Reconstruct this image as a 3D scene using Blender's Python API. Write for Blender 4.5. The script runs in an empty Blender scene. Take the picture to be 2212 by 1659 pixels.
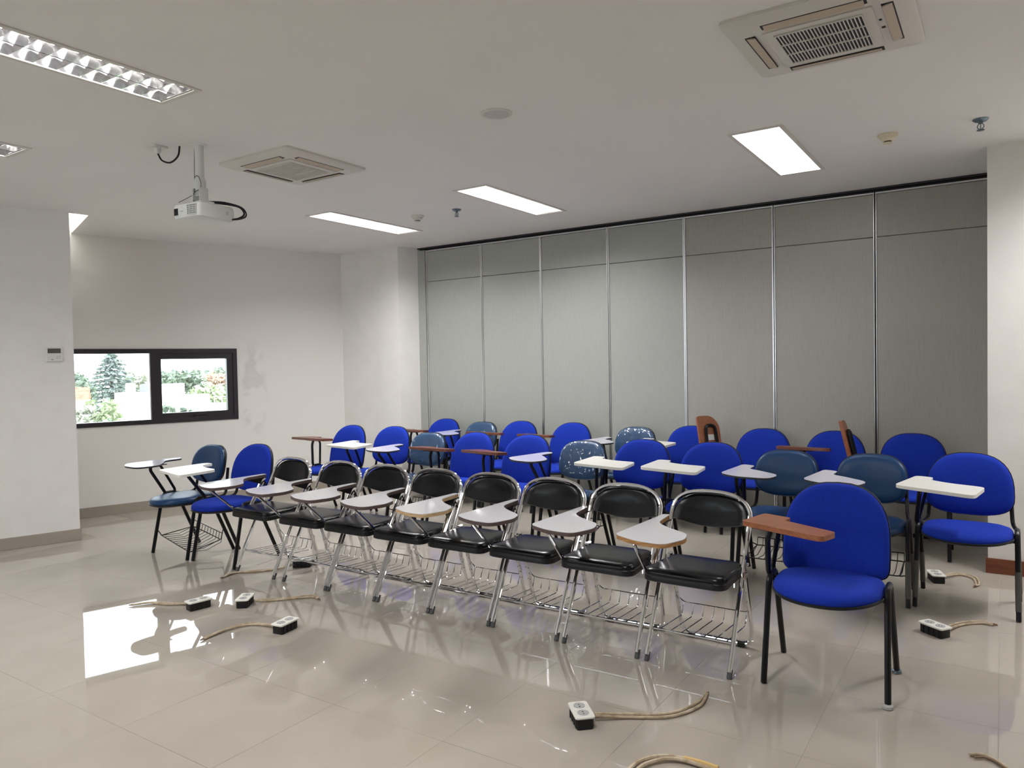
import bpy, bmesh, math, random
from math import sin, cos, pi, radians
from mathutils import Vector, Matrix
from mathutils.geometry import tessellate_polygon

random.seed(7)
S = bpy.context.scene
COL = S.collection

# ---------------------------------------------------------------- camera
def cam_rotation(yaw, pitch, roll):
    Rz = Matrix.Rotation(yaw, 3, 'Z'); Rx = Matrix.Rotation(pitch, 3, 'X')
    Ry = Matrix(((cos(roll), 0, sin(roll)), (0, 1, 0), (-sin(roll), 0, cos(roll))))
    return Rz @ Rx @ Ry
R = cam_rotation(0.58378, -0.02742, 0.019515)
cd = bpy.data.cameras.new('camera'); cam = bpy.data.objects.new('camera', cd); COL.objects.link(cam)
cd.sensor_fit = 'HORIZONTAL'; cd.sensor_width = 36.0; cd.lens = 1603.2 / 2212 * 36.0
cd.clip_start = 0.05; cd.clip_end = 600
M = Matrix((R.col[0], R.col[2], -R.col[1])).transposed().to_4x4()
M.translation = (0, 0, 1.45766); cam.matrix_world = M
S.camera = cam

# ---------------------------------------------------------------- view, world, sun
S.view_settings.view_transform = 'Standard'; S.view_settings.look = 'None'
S.view_settings.exposure = 0.45; S.view_settings.gamma = 1.0; S.view_settings.use_curve_mapping = False
W = bpy.data.worlds.new('sky'); S.world = W; W.use_nodes = True
bg = W.node_tree.nodes['Background']; bg.inputs[0].default_value = (0.86, 0.93, 1.0, 1); bg.inputs[1].default_value = 5.0
sl = bpy.data.lights.new('sun', 'SUN'); so = bpy.data.objects.new('sun', sl); COL.objects.link(so)
sl.energy = 5.0; sl.angle = radians(1.0); sl.color = (1, .96, .88)
so.rotation_euler = Vector((0.25, -0.60, -0.75)).to_track_quat('-Z', 'Y').to_euler()
LAMP_W = (9, 9, 22, 25, 26, 17, 26)   # watts of each fluorescent luminaire, tuned one by one for brightness
TUBE = 20.0            # radiance of its tubes

def portal(loc, rot, sx, sy):
    l = bpy.data.lights.new('window_portal', 'AREA'); l.shape = 'RECTANGLE'; l.size = sx; l.size_y = sy
    o = bpy.data.objects.new('window_portal', l); COL.objects.link(o); o.location = loc; o.rotation_euler = rot
    l.cycles.is_portal = True
    return o

# ---------------------------------------------------------------- materials
MATS = {}
def mat(name, color=(.8, .8, .8), rough=.5, metal=0.0, spec=.5, coat=0.0, emit=None, estr=0.0, trans=0.0):
    m = bpy.data.materials.new(name); m.use_nodes = True
    b = m.node_tree.nodes['Principled BSDF']
    b.inputs['Base Color'].default_value = (*color, 1); b.inputs['Roughness'].default_value = rough
    b.inputs['Metallic'].default_value = metal; b.inputs['Specular IOR Level'].default_value = spec
    b.inputs['Coat Weight'].default_value = coat; b.inputs['Coat Roughness'].default_value = .05
    b.inputs['Transmission Weight'].default_value = trans
    if emit:
        b.inputs['Emission Color'].default_value = (*emit, 1); b.inputs['Emission Strength'].default_value = estr
    MATS[name] = m
    return m
def N(m, kind, **kw):
    n = m.node_tree.nodes.new(kind)
    for k, v in kw.items():
        if k in n.inputs: n.inputs[k].default_value = v
        else: setattr(n, k, v)
    return n
def L(m, a, b): m.node_tree.links.new(a, b)
def P(m): return m.node_tree.nodes['Principled BSDF']
def grain(m, scale=(1, 1, 1), nscale=40.0, detail=4.0, c1=None, c2=None, bump=0.0, dist=.002, lo=.35, hi=.65, rough=None):
    """noise in object space: colour variation c1..c2, optional bump and roughness range"""
    tc = N(m, 'ShaderNodeTexCoord'); mp = N(m, 'ShaderNodeMapping'); mp.inputs['Scale'].default_value = scale
    L(m, tc.outputs['Object'], mp.inputs[0])
    no = N(m, 'ShaderNodeTexNoise'); no.inputs['Scale'].default_value = nscale; no.inputs['Detail'].default_value = detail
    L(m, mp.outputs[0], no.inputs['Vector'])
    if c1:
        cr = N(m, 'ShaderNodeValToRGB'); cr.color_ramp.elements[0].position = lo; cr.color_ramp.elements[1].position = hi
        cr.color_ramp.elements[0].color = (*c1, 1); cr.color_ramp.elements[1].color = (*c2, 1)
        L(m, no.outputs['Fac'], cr.inputs[0]); L(m, cr.outputs[0], P(m).inputs['Base Color'])
    if rough:
        mr = N(m, 'ShaderNodeMapRange'); mr.inputs['To Min'].default_value = rough[0]; mr.inputs['To Max'].default_value = rough[1]
        L(m, no.outputs['Fac'], mr.inputs[0]); L(m, mr.outputs[0], P(m).inputs['Roughness'])
    if bump:
        bu = N(m, 'ShaderNodeBump'); bu.inputs['Strength'].default_value = bump; bu.inputs['Distance'].default_value = dist
        L(m, no.outputs['Fac'], bu.inputs['Height']); L(m, bu.outputs[0], P(m).inputs['Normal'])
    return no

WALLC = (.80, .778, .748)
m = mat('wall_paint', WALLC, .75, spec=.25); grain(m, nscale=6, c1=(.785, .763, .733), c2=(.815, .793, .763), bump=.05, dist=.003)
m = mat('ceiling_paint', (.84, .822, .798), .8, spec=.2); grain(m, nscale=2.0, c1=(.83, .812, .788), c2=(.85, .832, .808))
# stained wall: damp patches right of the window (object space: x along wall, z up)
m = mat('stained_wall_paint', WALLC, .75, spec=.25)
tc = N(m, 'ShaderNodeTexCoord'); sx = N(m, 'ShaderNodeSeparateXYZ'); L(m, tc.outputs['Object'], sx.inputs[0])
n1 = N(m, 'ShaderNodeTexNoise'); n1.inputs['Scale'].default_value = 4.2; n1.inputs['Detail'].default_value = 2.5
L(m, tc.outputs['Object'], n1.inputs['Vector'])
def math_(m, op, a, b=None, c=None):
    n = N(m, 'ShaderNodeMath'); n.operation = op
    for i, x in enumerate((a, b, c)):
        if x is None: continue
        if isinstance(x, (int, float)): n.inputs[i].default_value = x
        else: L(m, x, n.inputs[i])
    return n.outputs[0]
dx = math_(m, 'MULTIPLY', math_(m, 'SUBTRACT', sx.outputs[0], 1.76), 6.0)
dz = math_(m, 'MULTIPLY', math_(m, 'SUBTRACT', sx.outputs[2], 1.22), 1.75)
rr = math_(m, 'SQRT', math_(m, 'ADD', math_(m, 'POWER', math_(m, 'ABSOLUTE', dx), 2.0), math_(m, 'POWER', math_(m, 'ABSOLUTE', dz), 2.0)))
inside = N(m, 'ShaderNodeMapRange'); inside.inputs['From Min'].default_value = 1.1; inside.inputs['From Max'].default_value = .6
L(m, rr, inside.inputs[0])
blot = N(m, 'ShaderNodeValToRGB'); e = blot.color_ramp.elements; e[0].position = .47; e[0].color = (0, 0, 0, 1); e[1].position = .56; e[1].color = (1, 1, 1, 1)
e2 = blot.color_ramp.elements.new(.66); e2.color = (.6, .6, .6, 1)
L(m, n1.outputs['Fac'], blot.inputs[0])
fac = math_(m, 'MULTIPLY', math_(m, 'MULTIPLY', inside.outputs[0], blot.outputs[0]), .42)
mx = N(m, 'ShaderNodeMix', data_type='RGBA'); mx.inputs[6].default_value = (*WALLC, 1); mx.inputs[7].default_value = (.52, .50, .47, 1)
L(m, fac, mx.inputs[0]); L(m, mx.outputs[2], P(m).inputs['Base Color'])

m = mat('tile_porcelain', (.42, .375, .325), .04, spec=.85)
no = grain(m, nscale=3.0, detail=5, c1=(.41, .365, .315), c2=(.435, .39, .34), rough=(.008, .016))
m = mat('tile_skirting', (.36, .315, .265), .25)
m = mat('grout', (.36, .32, .27), .9)
m = mat('red_skirting', (.16, .045, .02), .35); grain(m, (1, 20, 20), 6, c1=(.13, .035, .015), c2=(.2, .06, .025))
# partition cloth: vertical streaks; two tints paint in the light's hue shift
for nm, k in (('partition_vinyl_green_lit', (1.0, 1.03, .96)), ('partition_vinyl_warm_lit', (1.03, 1.0, .91))):
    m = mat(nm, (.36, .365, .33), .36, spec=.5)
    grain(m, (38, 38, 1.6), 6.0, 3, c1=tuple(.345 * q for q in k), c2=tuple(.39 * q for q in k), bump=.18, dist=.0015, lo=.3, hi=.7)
mat('aluminium', (.72, .72, .74), .3, metal=.9)
mat('dark_gap', (.02, .02, .025), .6)
mat('black_plastic', (.012, .012, .014), .4, spec=.3)
mat('black_tube', (.007, .007, .009), .3, spec=.28)
mat('window_frame', (.022, .018, .024), .35)
mat('chrome', (.82, .82, .84), .08, metal=1.0)
mat('grey_rubber', (.09, .09, .095), .7)
m = mat('black_vinyl', (.004, .004, .005), .24, spec=.28); grain(m, nscale=260, bump=.12, dist=.001)
m = mat('blue_fabric', (.014, .032, .26), .9, spec=.15); grain(m, nscale=420, detail=2, c1=(.007, .025, .28), c2=(.012, .04, .41), bump=.25, dist=.001)
P(m).inputs['Sheen Weight'].default_value = .06; P(m).inputs['Sheen Tint'].default_value = (.2, .3, 1, 1)
m = mat('blue_vinyl', (.008, .042, .12), .36, spec=.32); grain(m, nscale=180, bump=.1, dist=.001)
m = mat('wrapped_blue_vinyl', (.018, .062, .15), .4, spec=.4, coat=1.0)
tc = N(m, 'ShaderNodeTexCoord'); nz = N(m, 'ShaderNodeTexNoise'); nz.inputs['Scale'].default_value = 7; L(m, tc.outputs['Object'], nz.inputs['Vector'])
ad = N(m, 'ShaderNodeMix', data_type='VECTOR'); ad.inputs[0].default_value = .12; L(m, tc.outputs['Object'], ad.inputs[4]); L(m, nz.outputs['Color'], ad.inputs[5])
vo = N(m, 'ShaderNodeTexVoronoi'); vo.feature = 'DISTANCE_TO_EDGE'; vo.inputs['Scale'].default_value = 17; L(m, ad.outputs[1], vo.inputs['Vector'])
bu = N(m, 'ShaderNodeBump'); bu.inputs['Strength'].default_value = .55; bu.inputs['Distance'].default_value = .02; L(m, vo.outputs['Distance'], bu.inputs['Height']); L(m, bu.outputs[0], P(m).inputs['Coat Normal'])
mat('white_laminate', (.76, .75, .70), .35)
mat('grey_laminate', (.60, .59, .62), .16, spec=.55)
mat('lavender_laminate', (.58, .57, .66), .16, spec=.55)
mat('brown_edge', (.085, .055, .05), .5)
m = mat('bare_wood_edge', (.52, .36, .19), .7); grain(m, (1, 1, 12), 20, c1=(.42, .28, .14), c2=(.6, .43, .24))
m = mat('orange_wood_edge', (.40, .20, .07), .6); grain(m, (1, 1, 12), 20, c1=(.26, .12, .04), c2=(.5, .27, .1))
m = mat('brown_laminate', (.30, .105, .045), .3); grain(m, (2, 30, 30), 3, c1=(.25, .082, .034), c2=(.34, .125, .055))
m = mat('dark_brown_laminate', (.16, .05, .028), .35); grain(m, (2, 30, 30), 3, c1=(.13, .04, .02), c2=(.19, .062, .034))
mat('black_edge', (.02, .02, .022), .45)
mat('dusty_wrap', (.075, .07, .065), .45)
mat('white_plastic', (.72, .71, .68), .4)
mat('unit_white', (.70, .67, .62), .5)
mat('flap_cream', (.56, .47, .37), .55)
mat('stained_white', (.72, .66, .50), .55)
mat('projector_white', (.74, .75, .73), .4)
mat('lens_glass', (.01, .01, .012), .1)
mat('lcd_grey', (.10, .10, .09), .25)
m = mat('old_cable', (.46, .37, .26), .65); grain(m, nscale=30, c1=(.36, .27, .17), c2=(.55, .46, .34))
mat('cable_tape', (.62, .42, .16), .5)
mat('copper_end', (.2, .12, .07), .5)
mat('socket_grey', (.42, .42, .41), .4)
mat('socket_plate', (.78, .76, .70), .4)
mat('reflector', (.84, .84, .86), .12, metal=1.0)
mat('lit_louver', (.90, .90, .90), .5)
mat('tube_glow', (1, 1, 1), .5, emit=(1, .985, .96), estr=TUBE)
mat('opal_glow', (.9, .9, .9), .5, emit=(1, .99, .97), estr=3.0)
mat('mesh_grey', (.58, .565, .55), .7)
mat('steel_blue', (.18, .24, .28), .3, metal=.8)
m = bpy.data.materials.new('clear_glass'); m.use_nodes = True; MATS['clear_glass'] = m
nt = m.node_tree; nt.nodes.clear()
out = nt.nodes.new('ShaderNodeOutputMaterial'); tr = nt.nodes.new('ShaderNodeBsdfTransparent'); gl = nt.nodes.new('ShaderNodeBsdfGlossy'); mi = nt.nodes.new('ShaderNodeMixShader')
tr.inputs[0].default_value = (.95, .97, .96, 1); gl.inputs['Roughness'].default_value = .0; mi.inputs[0].default_value = .05
nt.links.new(tr.outputs[0], mi.inputs[1]); nt.links.new(gl.outputs[0], mi.inputs[2]); nt.links.new(mi.outputs[0], out.inputs[0])
# outdoors; leaf colours greyed and lightened to paint in haze
for nm, a, b_ in (('conifer_leaf', (.17, .21, .20), (.27, .31, .29)), ('dark_leaf', (.15, .20, .16), (.25, .30, .24)), ('light_leaf', (.34, .40, .25), (.46, .50, .34)),
                  ('mid_leaf', (.21, .26, .21), (.32, .37, .29)), ('olive_leaf', (.33, .35, .28), (.42, .43, .36)), ('orange_leaf', (.52, .34, .26), (.6, .44, .36))):
    m = mat(nm, a, .7); grain(m, nscale=2.2, detail=5, c1=a, c2=b_)
mat('bark', (.16, .12, .09), .9)
mat('plaster_white', (.86, .86, .85), .8)
m = mat('red_roof', (.33, .11, .07), .8); grain(m, nscale=3, c1=(.3, .09, .05), c2=(.38, .15, .1))
mat('pink_roof', (.62, .40, .34), .8)
mat('roof_grey', (.52, .50, .52), .8)
mat('tank_blue', (.12, .28, .62), .4)
mat('tank_dark', (.16, .17, .22), .4)
m = mat('field_green', (.2, .3, .14), .9); grain(m, nscale=.4, c1=(.16, .25, .12), c2=(.3, .36, .2))

# ---------------------------------------------------------------- mesh helpers
class MB:
    def __init__(self): self.v = []; self.f = []
    def add(self, vs, fs):
        o = len(self.v); self.v += [tuple(p) for p in vs]; self.f += [tuple(i + o for i in f) for f in fs]; return self
    def box(self, a, b, mtx=None):
        x0, y0, z0 = a; x1, y1, z1 = b
        vs = [Vector(p) for p in ((x0, y0, z0), (x1, y0, z0), (x1, y1, z0), (x0, y1, z0), (x0, y0, z1), (x1, y0, z1), (x1, y1, z1), (x0, y1, z1))]
        if mtx: vs = [mtx @ p for p in vs]
        return self.add(vs, [(0, 3, 2, 1), (4, 5, 6, 7), (0, 1, 5, 4), (1, 2, 6, 5), (2, 3, 7, 6), (3, 0, 4, 7)])
    def tube(self, pts, r, n=8, caps=True):
        pts = [Vector(p) for p in pts]
        rs = r if isinstance(r, (list, tuple)) else [r] * len(pts)
        t = [(pts[min(i + 1, len(pts) - 1)] - pts[max(i - 1, 0)]).normalized() for i in range(len(pts))]
        up = Vector((0, 0, 1)) if abs(t[0].z) < .9 else Vector((1, 0, 0))
        u = t[0].cross(up).normalized(); vs = []; fs = []
        for i, p in enumerate(pts):
            u = (u - t[i] * u.dot(t[i])).normalized(); w = t[i].cross(u)
            for k in range(n):
                a = 2 * pi * k / n; vs.append(p + (u * cos(a) + w * sin(a)) * rs[i])
        for i in range(len(pts) - 1):
            for k in range(n):
                a = i * n + k; b = i * n + (k + 1) % n; fs.append((a, b, b + n, a + n))
        if caps: fs.append(tuple(reversed(range(n)))); fs.append(tuple(range((len(pts) - 1) * n, len(pts) * n)))
        return self.add(vs, fs)
    def lathe(self, prof, n=20, mtx=None):
        vs = []; fs = []
        for r, z in prof:
            for k in range(n):
                a = 2 * pi * k / n; p = Vector((r * cos(a), r * sin(a), z)); vs.append(mtx @ p if mtx else p)
        for i in range(len(prof) - 1):
            for k in range(n):
                a = i * n + k; b = i * n + (k + 1) % n; fs.append((a, b, b + n, a + n))
        fs.append(tuple(reversed(range(n)))); fs.append(tuple(range((len(prof) - 1) * n, len(prof) * n)))
        return self.add(vs, fs)
    def prism(self, poly, z0, z1, mtx=None):
        n = len(poly); vs = [Vector((p[0], p[1], z0)) for p in poly] + [Vector((p[0], p[1], z1)) for p in poly]
        if mtx: vs = [mtx @ p for p in vs]
        return self.add(vs, [tuple(reversed(range(n))), tuple(range(n, 2 * n))] + [(i, (i + 1) % n, (i + 1) % n + n, i + n) for i in range(n)])
    def rings(self, rings):
        n = len(rings[0]); vs = [p for r in rings for p in r]; fs = []
        for i in range(len(rings) - 1):
            for k in range(n):
                a = i * n + k; b = i * n + (k + 1) % n; fs.append((a, b, b + n, a + n))
        fs.append(tuple(reversed(range(n)))); fs.append(tuple(range((len(rings) - 1) * n, len(rings) * n)))
        return self.add(vs, fs)
    def mesh(self, name, material, smooth=35):
        me = bpy.data.meshes.new(name); me.from_pydata([tuple(p) for p in self.v], [], self.f); me.validate()
        bm = bmesh.new(); bm.from_mesh(me); bmesh.ops.recalc_face_normals(bm, faces=bm.faces); bm.to_mesh(me); bm.free()
        me.materials.append(MATS[material])
        if smooth:
            me.polygons.foreach_set('use_smooth', [True] * len(me.polygons)); me.set_sharp_from_angle(angle=radians(smooth))
        return me
    def obj(self, name, material, parent=None, smooth=35, label=None):
        o = bpy.data.objects.new(name, self.mesh(name, material, smooth)); COL.objects.link(o)
        if parent: o.parent = parent
        if label: o['label'] = label
        return o

def fillet(pts, r, n=5):
    """round the inner corners of a 3-D polyline"""
    pts = [Vector(p) for p in pts]; out = [pts[0]]
    for i in range(1, len(pts) - 1):
        a, b, c = pts[i - 1], pts[i], pts[i + 1]; rr = r[i] if isinstance(r, dict) else r
        d = min(rr, (a - b).length * .48, (c - b).length * .48); p = b + (a - b).normalized() * d; q = b + (c - b).normalized() * d
        for k in range(n + 1):
            t = k / n; out.append(p * (1 - t) ** 2 + b * 2 * t * (1 - t) + q * t * t)
    out.append(pts[-1]); return out
def spline(pts, n=6):
    pts = [Vector(p) for p in pts]; q = [pts[0] * 2 - pts[1]] + pts + [pts[-1] * 2 - pts[-2]]; out = []
    for i in range(1, len(q) - 2):
        for k in range(n):
            t = k / n; a, b, c, d = q[i - 1], q[i], q[i + 1], q[i + 2]
            out.append(.5 * ((2 * b) + (c - a) * t + (2 * a - 5 * b + 4 * c - d) * t * t + (3 * b - a - 3 * c + d) * t ** 3))
    out.append(pts[-1]); return out
def round_poly(pts, radii, n=5):
    out = []; m_ = len(pts)
    for i in range(m_):
        a, b, c = Vector(pts[i - 1]), Vector(pts[i]), Vector(pts[(i + 1) % m_]); r = radii[i] if isinstance(radii, (list, tuple)) else radii
        d = min(r, (a - b).length * .48, (c - b).length * .48)
        if d < 1e-4: out.append(b); continue
        p = b + (a - b).normalized() * d; q = b + (c - b).normalized() * d
        for k in range(n + 1):
            t = k / n; out.append(p * (1 - t) ** 2 + b * 2 * t * (1 - t) + q * t * t)
    return out
def empty(name, label, cat, loc=(0, 0, 0), rz=0.0, group=None):
    o = bpy.data.objects.new(name, None); COL.objects.link(o); o.location = loc; o.rotation_euler = (0, 0, rz)
    o['label'] = label; o['category'] = cat
    if group: o['group'] = group
    o.empty_display_size = .1
    return o
def tag(o, label, cat, group=None):
    o['label'] = label; o['category'] = cat
    if group: o['group'] = group
    return o
def struct(o): o['kind'] = 'structure'; return o
def copy_children(src, dst):
    for ch in list(src.children):
        c = ch.copy(); COL.objects.link(c); c.parent = dst
        copy_children(ch, c)

# ---------------------------------------------------------------- room shell
H = 2.825; YP = 6.69                       # ceiling height, partition plane
ANG = radians(18.8); T = Vector((sin(ANG), cos(ANG), 0)); NRM = Vector((cos(ANG), -sin(ANG), 0))   # slanted left walls, normal into the room
L0 = Vector((-7.66, 3.737, 0))             # left wall point hidden by the near wall's corner
NC = Vector((-6.690, 3.272, 0))            # near wall's outer corner
def rot_from(tvec):                         # local x -> tvec, local z up
    return Matrix((tvec, Vector((-tvec.y, tvec.x, 0)), Vector((0, 0, 1)))).transposed().to_4x4()

# floor and its tiles
fb = MB(); fb.box((-9.5, -3.0, -.12), (3.0, 7.4, -.0012)); floor = struct(fb.obj('floor', 'grout', smooth=0))
TS = .6; g = .0006
tm = MB(); h2 = TS / 2 - g
tm.box((-h2, -h2, -.010), (h2, h2, 0))
tile_me = tm.mesh('tile', 'tile_porcelain', smooth=0)
for i in range(-7, 9):
    for j in range(-2, 8):
        x = -4.2129 + (i + .5) * TS; y = 2.2052 + (j + .5) * TS
        if x > 1.0 or (x < -6.9 and y < 3.2 - (x + 6.9)): continue
        if y > 6.75: continue
        t = bpy.data.objects.new('tile', tile_me); COL.objects.link(t); t.parent = floor; t.location = (x, y, 0)
        t.rotation_euler = (random.uniform(-1, 1) * .0007, random.uniform(-1, 1) * .0007, random.choice((0, 1, 2, 3)) * pi / 2)
# rest of the floor, beyond what is in view
fx = MB(); fx.box((1.19, -3.0, -.01), (3.0, 5.9, -.0003)); fx.box((-9.5, -3.0, -.01), (1.19, 1.004, -.0003)); fx.obj('floor_edge', 'tile_porcelain', floor, 0)

def wall(name, p, tvec, s0, s1, z0, z1, thick, material, holes=()):
    """wall panel: local x along tvec from p, local y pointing out of the room; holes (s0,s1,z0,z1)"""
    xs = sorted({s0, s1, *[h for q in holes for h in q[:2]]}); zs = sorted({z0, z1, *[h for q in holes for h in q[2:]]}); b = MB()
    for a, c in zip(xs, xs[1:]):
        for d, e_ in zip(zs, zs[1:]):
            if any(a >= q[0] - 1e-6 and c <= q[1] + 1e-6 and d >= q[2] - 1e-6 and e_ <= q[3] + 1e-6 for q in holes): continue
            b.box((a, 0, d), (c, thick, e_))
    o = b.obj(name, material, smooth=0); o.matrix_world = Matrix.Translation(p) @ rot_from(tvec); return struct(o)
# left wall with the ribbon window (in its local frame y points outwards)
WS0, WS1, WZ0, WZ1 = -.62, 1.588, .900, 1.686
wall_left = wall('wall_left', L0, T, -.9, 2.90, 0, 3.25, .16, 'stained_wall_paint', [(WS0, WS1, WZ0, WZ1)])
# near left wall and the short return hidden behind its corner
wn = MB(); wn.box((-6.4, 0, 0), (0, .12, 3.25)); o = wn.obj('wall_left_front', 'wall_paint', smooth=0); o.matrix_world = Matrix.Translation(NC) @ rot_from(T); struct(o)
wr = MB(); wr.box((-.12, .12, 0), (0, 1.2, 3.25)); o = wr.obj('wall_left_return', 'wall_paint', smooth=0); o.matrix_world = Matrix.Translation(NC) @ rot_from(T); struct(o)
# end wall, its slightly proud pier and reveal
we = MB(); we.box((-7.2, 6.455, 0), (-6.128, 6.9, 3.25)); struct(we.obj('wall_end', 'wall_paint', smooth=0))
wp = MB(); wp.prism([(-6.13, 6.437), (-5.794, 6.437), (-5.694, 6.70), (-5.694, 7.2), (-6.13, 7.2)], 0, 3.25); struct(wp.obj('wall_end_pier', 'wall_paint', smooth=0))
# right pier with its red skirting, right wall, back wall with a window band behind the camera
wr = MB(); wr.box((-.080, 5.852, 0), (2.6, 7.2, 3.25)); struct(wr.obj('wall_right_pier', 'wall_paint', smooth=0))
wall('wall_right', Vector((2.6, 6.0, 0)), Vector((0, -1, 0)), 0, 8.8, 0, 3.25, .15, 'wall_paint')
wall('wall_back', Vector((2.6, -2.6, 0)), Vector((-1, 0, 0)), 0, 12, 0, 3.25, .15, 'wall_paint', [(5.6, 8.4, 1.3, 2.3)])
portal((-4.4, -2.62, 1.8), (radians(90), 0, radians(180)), 2.8, 1.0)
portal(L0 + T * .49 - NRM * .1 + Vector((0, 0, 1.293)), Matrix((T, Vector((0, 0, 1)), -NRM)).transposed().to_euler(), 2.2, .8)

# skirtings
def skirt(name, p, tvec, s0, s1, material):
    b = MB(); b.box((s0, -.010, .001), (s1, .01, .099)); o = b.obj(name, material, smooth=0); o.matrix_world = Matrix.Translation(p) @ rot_from(tvec); return struct(o)
skirt('baseboard_left', L0, T, 0, 2.84, 'tile_skirting'); skirt('baseboard_left_front', NC, T, -6.4, .010, 'tile_skirting')
b = MB(); b.box((-.010, -.0, .001), (.01, 1.2, .099)); o = b.obj('baseboard_left_return', 'tile_skirting', smooth=0); o.matrix_world = Matrix.Translation(NC) @ rot_from(T); struct(o)
b = MB(); b.box((-6.75, 6.440, .001), (-6.13, 6.47, .099)); b.prism([(-6.13, 6.427), (-5.79, 6.427), (-5.79, 6.45), (-6.13, 6.45)], .001, .099); struct(b.obj('baseboard_end', 'tile_skirting', smooth=0))
b = MB(); b.box((-.092, 5.838, .001), (2.6, 5.87, .099)); struct(b.obj('baseboard_right', 'red_skirting', smooth=0))

# ceiling: flat board with openings for the luminaires and a narrow cove along the left return
LW, LL = .29, 1.21
LIGHTS = [(-3.425, 1.615), (-5.085, 1.585), (-5.070, 5.22), (-3.430, 5.272), (-1.232, 5.16), (-1.232, 1.55), (.97, 5.16)]
def loop(x0, y0, x1, y1): return [(x0, y0), (x1, y0), (x1, y1), (x0, y1)]
U = Vector((-T.y, T.x, 0))
cove = [NC + T * .002 + U * .004, NC + T * .150 + U * .02, NC + T * .150 + U * 1.10, NC + T * .002 + U * 1.10]
loops = [loop(-9.6, -3.0, 3.0, YP + .02)] + [list(reversed(loop(x - LW / 2, y - LL / 2, x + LW / 2, y + LL / 2))) for x, y in LIGHTS] + [list(reversed([(p.x, p.y) for p in cove]))]
flat = [Vector((p[0], p[1], H)) for lp in loops for p in lp]
tri = tessellate_polygon([[Vector((p[0], p[1], 0)) for p in lp] for lp in loops])
cb = MB(); cb.add(flat, [tuple(t) for t in tri])
ceiling = struct(cb.obj('ceiling', 'ceiling_paint', smooth=0))
cs = MB(); cs.box((-9.6, -3.0, 3.2), (3.0, 7.4, 3.35)); struct(cs.obj('ceiling_slab', 'ceiling_paint', smooth=0))
cv = MB()
for a, c in zip(cove, cove[1:] + cove[:1]):
    cv.add([(a.x, a.y, H), (c.x, c.y, H), (c.x, c.y, H + .28), (a.x, a.y, H + .28)], [(0, 1, 2, 3)])
cv.add([(p.x, p.y, H + .28) for p in cove], [(0, 1, 2, 3)])
struct(cv.obj('trim_1', 'white_plastic', smooth=0))
cl = bpy.data.lights.new('cove_fill', 'AREA'); cl.shape = 'RECTANGLE'; cl.size = .9; cl.size_y = .05; cl.energy = 4  # added unseen lamp, brightens the cove in place of daylight
co = bpy.data.objects.new('cove_fill', cl); COL.objects.link(co); cc = NC + T * .05 + U * .6
co.matrix_world = Matrix.Translation((cc.x, cc.y, H + .10)) @ Matrix((-U, Vector((0, 0, 1)) * .5 + T * -.866, -(T * .5 + Vector((0, 0, 1)) * .866))).transposed().to_4x4()

# ---------------------------------------------------------------- window
def local(o_parent, b, name, material, smooth=0, parent=None, label=None):
    o = b.obj(name, material, parent, smooth, label)
    return o
win = bpy.data.objects.new('window_1', None); COL.objects.link(win); win.matrix_world = Matrix.Translation(L0) @ rot_from(T); struct(win)
fo = MB(); y0, y1 = -.012, .09
fo.box((WS0, y0, WZ0), (WS1, y1, .946)); fo.box((WS0, y0, 1.638), (WS1, y1, WZ1)); fo.box((WS0, y0, .946), (WS0 + .05, y1, 1.638))
fo.box((WS1 - .045, y0, .946), (WS1, y1, 1.638)); fo.box((.694, y0, .946), (.745, y1, 1.638))
fo.obj('frame', 'window_frame', win, 0)
b = MB(); b.box((.683, -.016, .944), (.694, .05, 1.640)); b.obj('mullion_strip', 'aluminium', win, 0, 'thin bright metal strip beside the fixed pane')
sa = MB(); sa.box((.745, .0, .946), (WS1 - .045, .06, 1.004)); sa.box((.745, .0, 1.576), (WS1 - .045, .06, 1.638)); sa.box((.745, .0, 1.004), (.803, .06, 1.576)); sa.box((1.477, .0, 1.004), (WS1 - .045, .06, 1.576))
sash = sa.obj('sash', 'window_frame', win, 0)
b = MB(); b.box((WS0 + .05, .04, .946), (.683, .046, 1.638)); b.obj('pane', 'clear_glass', win, 0)
b = MB(); b.box((.803, .03, 1.004), (1.477, .036, 1.576)); b.obj('pane', 'clear_glass', sash, 0)
b = MB(); b.tube([(1.12, -.004, .975), (1.12, -.022, .975), (1.24, -.022, .978)], .006, 8); b.tube([(1.12, -.02, .975), (1.12, -.02, .95)], .004, 6); b.obj('handle', 'black_plastic', sash)

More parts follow.
